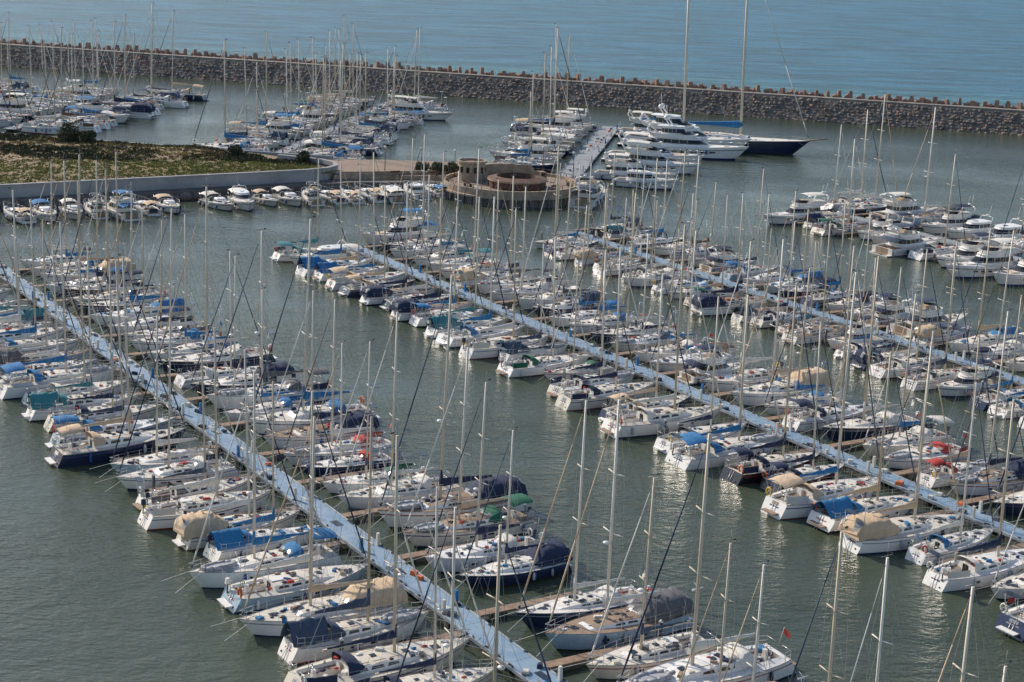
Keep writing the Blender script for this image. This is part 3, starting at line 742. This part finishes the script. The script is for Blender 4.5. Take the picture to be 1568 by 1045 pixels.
def backb(a): return min(343.5,272-SH+(133.7-a)*.95)
def gz(a,b):
    s=clamp((b-248)/max(1,(backb(a)-248))); q=W(a,b)
    return 2.5+.7*math.sin(math.pi*clamp(s*1.05))**.8*clamp((116-a)/14)+.35*noise.noise(Vector((q.x*.15,q.y*.15,1)))*clamp((116-a)/10)
mb=MB(); na=90; nb=26; rows=[]
for i in range(na+1):
    a=-30+(148.2)*i/na; rr=[]
    bb=backb(a)-.4 if a<112 else 250+(backb(112)-250)*max(0,1-(a-112)/6.4)**.6
    for j in range(nb+1):
        b=248+(bb-248)*j/nb; q=W(a,b); rr.append((q.x,q.y,gz(a,b)))
    rows.append(rr)
mb.loft(rows,'dry_earth',True); mb.obj('grass_bank')
mb=MB(); 
def tuft(mb,x,y,z,h,w,key,nn=5):
    for _ in range(nn):
        t=R.uniform(0,math.pi); dx,dy=math.cos(t)*w*R.uniform(.3,1),math.sin(t)*w*R.uniform(.3,1); ox,oy=R.uniform(-w,w),R.uniform(-w,w); lx,ly=R.uniform(-.5,.5)*h,R.uniform(-.5,.5)*h; hz=h*R.uniform(.4,.9)
        mb.quad([(x+ox-dx,y+oy-dy,z-.1),(x+ox+dx,y+oy+dy,z-.1),(x+ox+dx*.4+lx,y+oy+dy*.4+ly,z+hz)],key)
for _ in range(11000):
    a=R.uniform(45,117); b=R.uniform(248.4,min(backb(a)-.6,320)); q=W(a,b)
    if a>111 and b>262: continue
    nz_=noise.noise(Vector((q.x*.06,q.y*.12,3))); s=(b-248)/max(1,(backb(a)-248))
    if s<.34: key=R.choice(['grass_olive','grass_dry','grass_green','grass_green'])
    elif nz_>.08: key=R.choice(['shrub_dark','grass_brown','grass_brown','bush'])
    elif nz_<-.15: 
        if R.random()<.5: continue
        key=R.choice(['grass_dry','grass_brown'])
    else: key=R.choice(['grass_dry','grass_olive','grass_brown','grass_brown','shrub_dark'])
    h=R.uniform(.15,.42)*(1.7 if key in('shrub_dark','bush') else 1)
    tuft(mb,q.x,q.y,gz(a,b),h,.4 if key[0]=='g' else .7,key)
mb.obj('dry_grass')
def bush(name,x,y,z,r,key='bush'):
    mb=MB()
    for k in range(6):
        t=k*1.05; mb.tube((0,0,0),(r*.5*math.cos(t),r*.5*math.sin(t),r*.8),.08,'brown_wood',5,.03)
    cl=[(R.uniform(-.7,.7)*r,R.uniform(-.7,.7)*r,R.uniform(.4,1.2)*r,R.uniform(.35,.6)*r) for _ in range(12)]
    for cx,cy,cz,cr_ in cl:
        for _ in range(130):
            d=Vector((R.gauss(0,1),R.gauss(0,1),R.gauss(0,1))).normalized()*cr_*R.uniform(.6,1.05); c=Vector((cx,cy,cz))+d
            if c.z<0: continue
            u=Vector((R.gauss(0,1),R.gauss(0,1),R.gauss(0,1))).normalized()*.16; w=u.orthogonal().normalized()*.12
            mb.quad([c-u,c+w,c+u,c-w],key if R.random()<.6 else 'shrub_dark')
    mb.obj(name,(x,y,z))
for (ix,iy,r_) in ((-78,293,2.0),(-74.5,292,1.5),(-92,288,1.5),(-36,281,1.1),(-48,283,1.3)): bush('shrub',ix,iy,2.8,r_)
for (x,y) in ((-13.5,279),(-11.5,280),(-16,279)): bush('shrub',x,y,1.9,1.2,'shrub_dark')
# ------------------------------------------------------------------ breakwater
P0=Vector((-134.7,440.2,0)); dB=Vector((.971,-.240,0)); nB=Vector((.24,.971,0))
def BW(s,o,z=0): return P0+dB*s+nB*o+Vector((0,0,z))
mb=MB(); secs=[(-3,-2),(0,0),(2.6,2.4),(4.6,4.4),(5.0,4.5),(5.0,5.0),(7.6,5.0),(7.6,4.2),(14,3),(22,-2)]
rows=[[BW(-260+i*6,o,z) for o,z in secs] for i in range(150)]
mb.loft(rows,lambda i,j:'crown' if j in (3,4,5,6) else 'rock_base',False)
import bmesh
bm=bmesh.new(); bmesh.ops.create_icosphere(bm,subdivisions=1,radius=1.0)
iv=[v.co.copy() for v in bm.verts]; iff=[[v.index for v in f.verts] for f in bm.faces]; bm.free()
def rock(mb,c,r,key,sq=1.0):
    n=len(mb.v); rx,ry,rz=R.uniform(.75,1.25),R.uniform(.75,1.2),R.uniform(.6,1.0)*sq; m3=Matrix.Rotation(R.uniform(0,6.28),3,Vector((R.gauss(0,1),R.gauss(0,1),R.gauss(0,1))).normalized())
    for v in iv:
        w=m3@v; k=r*R.uniform(.72,1.08); mb.v.append((c[0]+w.x*rx*k,c[1]+w.y*ry*k,c[2]+w.z*rz*k))
    for f in iff: mb.face([n+i for i in f],key)
s=-60.0
while s<330:
    for z in (0,.6,1.2,1.8,2.4,3.0,3.6,4.15):
        o=z*1.05
        c=BW(s+R.uniform(-.5,.5),o+R.uniform(-.06,.06)+.28,z+R.uniform(-.2,.2)); rock(mb,c,R.uniform(.42,.72),'rock' if R.random()<.6 else ('rock_base' if R.random()<.7 else 'rock_red'))
    s+=.9
s=-60.0
while s<330:
    for o in (9.6,12.5,15,17.5):
        if R.random()<.8: rock(mb,BW(s+R.uniform(-.8,.8),o,4.6-(o-10)*.5),R.uniform(.8,1.3),'rock_red' if R.random()<.6 else 'rock')
    s+=1.65
s=-60.0
while s<330:
    c=BW(s+R.uniform(-.25,.25),8.4+R.uniform(-.3,.3),5.0); h=R.uniform(1.2,2.0)
    mb.box((c.x,c.y,5.0+h/2-.3),(R.uniform(.9,1.3),R.uniform(.9,1.3),h),'rock_red',R.uniform(0,1.5),top=R.uniform(.5,.75))
    rock(mb,BW(s+R.uniform(.9,1.9),8.6,5.2),R.uniform(.65,1.0),'rock_red')
    s+=2.7
mb.obj('breakwater')

# ------------------------------------------------------------------ water
m=bpy.data.materials.new('water'); m.use_nodes=True; nt=m.node_tree; Nn=nt.nodes; Lk=nt.links; p=Nn['Principled BSDF']
tc=Nn.new('ShaderNodeTexCoord')
def nz(scale,detail,sx=1,sy=1,rot=0,rough=.6):
    mp=Nn.new('ShaderNodeMapping'); mp.inputs['Scale'].default_value=(sx,sy,1); mp.inputs['Rotation'].default_value=(0,0,rot)
    Lk.new(tc.outputs['Object'],mp.inputs[0]); t=Nn.new('ShaderNodeTexNoise'); t.inputs['Scale'].default_value=scale; t.inputs['Detail'].default_value=detail; t.inputs['Roughness'].default_value=rough
    Lk.new(mp.outputs[0],t.inputs['Vector']); return t.outputs['Fac']
def math_(op,a,b=None):
    n=Nn.new('ShaderNodeMath'); n.operation=op
    for i,x in enumerate((a,b)):
        if x is None: continue
        if isinstance(x,(int,float)): n.inputs[i].default_value=x
        else: Lk.new(x,n.inputs[i])
    return n.outputs[0]
def mixc(f,a,b):
    n=Nn.new('ShaderNodeMix'); n.data_type='RGBA'
    if isinstance(f,float): n.inputs[0].default_value=f
    else: Lk.new(f,n.inputs[0])
    for i,x in ((6,a),(7,b)):
        if isinstance(x,tuple): n.inputs[i].default_value=(*x,1)
        else: Lk.new(x,n.inputs[i])
    return n.outputs[2]
def rng(v,a,b,c=0.,d=1.):
    n=Nn.new('ShaderNodeMapRange'); Lk.new(v,n.inputs[0])
    for i,x in enumerate((a,b,c,d)): n.inputs[i+1].default_value=x
    return n.outputs[0]
sep=Nn.new('ShaderNodeSeparateXYZ'); Lk.new(tc.outputs['Object'],sep.inputs[0])
q=math_('ADD',math_('MULTIPLY',sep.outputs[0],.24),math_('MULTIPLY',sep.outputs[1],.971))
off=P0.x*.24+P0.y*.971
outer=rng(q,off+8,off+12)
deep=rng(q,off+10,off+110)
patch=nz(.02,4,1,2.2,.3)
harb=mixc(rng(patch,.35,.65),(.042,.056,.036),(.060,.076,.052))
seac=mixc(deep,(.075,.27,.27),(.045,.20,.33))
sp=nz(.06,8,.5,1.5,-.25,.7); seac=mixc(rng(sp,.42,.58,0,.85),seac,(.018,.10,.16))
foam=nz(.11,9,.4,1.5,-.25,.82); seac=mixc(rng(foam,.60,.68,0,.7),seac,(.50,.58,.60))
Lk.new(mixc(outer,harb,seac),p.inputs['Base Color'])
Lk.new(rng(outer,0,1,.12,.30),p.inputs['Roughness']); p.inputs['IOR'].default_value=1.33
Lk.new(rng(outer,0,1,.42,.12),p.inputs['Specular IOR Level'])
h1=nz(1.4,3,1,1.8,.5); h2=nz(.40,2,1,1.7,-.1); h3=nz(.10,7,.6,1.5,-.25,.72)
hh=math_('ADD',math_('MULTIPLY',h1,.12),math_('MULTIPLY',h2,.18))
pm_=rng(nz(.03,4,1,1.8,.4),.35,.65,.45,1.2)
hh=math_('MULTIPLY',hh,pm_)
hh=math_('ADD',hh,math_('MULTIPLY',math_('MULTIPLY',h3,5.0),outer))
b=Nn.new('ShaderNodeBump'); b.inputs['Strength'].default_value=1.0; b.inputs['Distance'].default_value=1.0; Lk.new(hh,b.inputs['Height']); Lk.new(b.outputs[0],p.inputs['Normal'])
MATS['water']=m
mb=MB(); mb.quad([(-6000,-300,0),(6000,-300,0),(6000,9000,0),(-6000,9000,0)],'water'); mb.obj('sea_water')

# ------------------------------------------------------------------ light
w=bpy.data.worlds.new('World'); sc.world=w; w.use_nodes=True; nt=w.node_tree; bg=nt.nodes['Background']
sky=nt.nodes.new('ShaderNodeTexSky'); sky.sky_type='NISHITA'; sky.sun_disc=False
az=Vector((-.76,.65)).normalized(); el=math.radians(35)
sky.sun_elevation=el; sky.sun_rotation=math.atan2(az.x,az.y); sky.air_density=1.0; sky.dust_density=1.0; sky.ozone_density=1.0
nt.links.new(sky.outputs[0],bg.inputs[0]); bg.inputs[1].default_value=.15
sd=bpy.data.lights.new('sun','SUN'); sd.energy=5.0; sd.angle=math.radians(.6); sd.color=(1,.89,.75)
so=bpy.data.objects.new('sun',sd); sc.collection.objects.link(so)
dirv=Vector((az.x*math.cos(el),az.y*math.cos(el),math.sin(el))); so.rotation_euler=dirv.to_track_quat('Z','Y').to_euler()
sc.view_settings.view_transform='Standard'; sc.view_settings.look='None'; sc.view_settings.exposure=0
# ------------------------------------------------------------------ camera
f=2600; pit=math.atan(672/2600); rl=math.radians(2.3)
cam=bpy.data.cameras.new('camera'); co=bpy.data.objects.new('camera',cam); sc.collection.objects.link(co); sc.camera=co
cam.sensor_width=36; cam.lens=36*f/1568; cam.clip_end=20000; cam.clip_start=.5
R0=Vector((1,0,0)); U0=Vector((0,math.sin(pit),math.cos(pit))); F=Vector((0,math.cos(pit),-math.sin(pit)))
cx=R0*math.cos(rl)+U0*math.sin(rl); cy=-R0*math.sin(rl)+U0*math.cos(rl); cz=-F
M=Matrix(((cx.x,cy.x,cz.x,0),(cx.y,cy.y,cz.y,0),(cx.z,cy.z,cz.z,46),(0,0,0,1)))
co.matrix_world=M
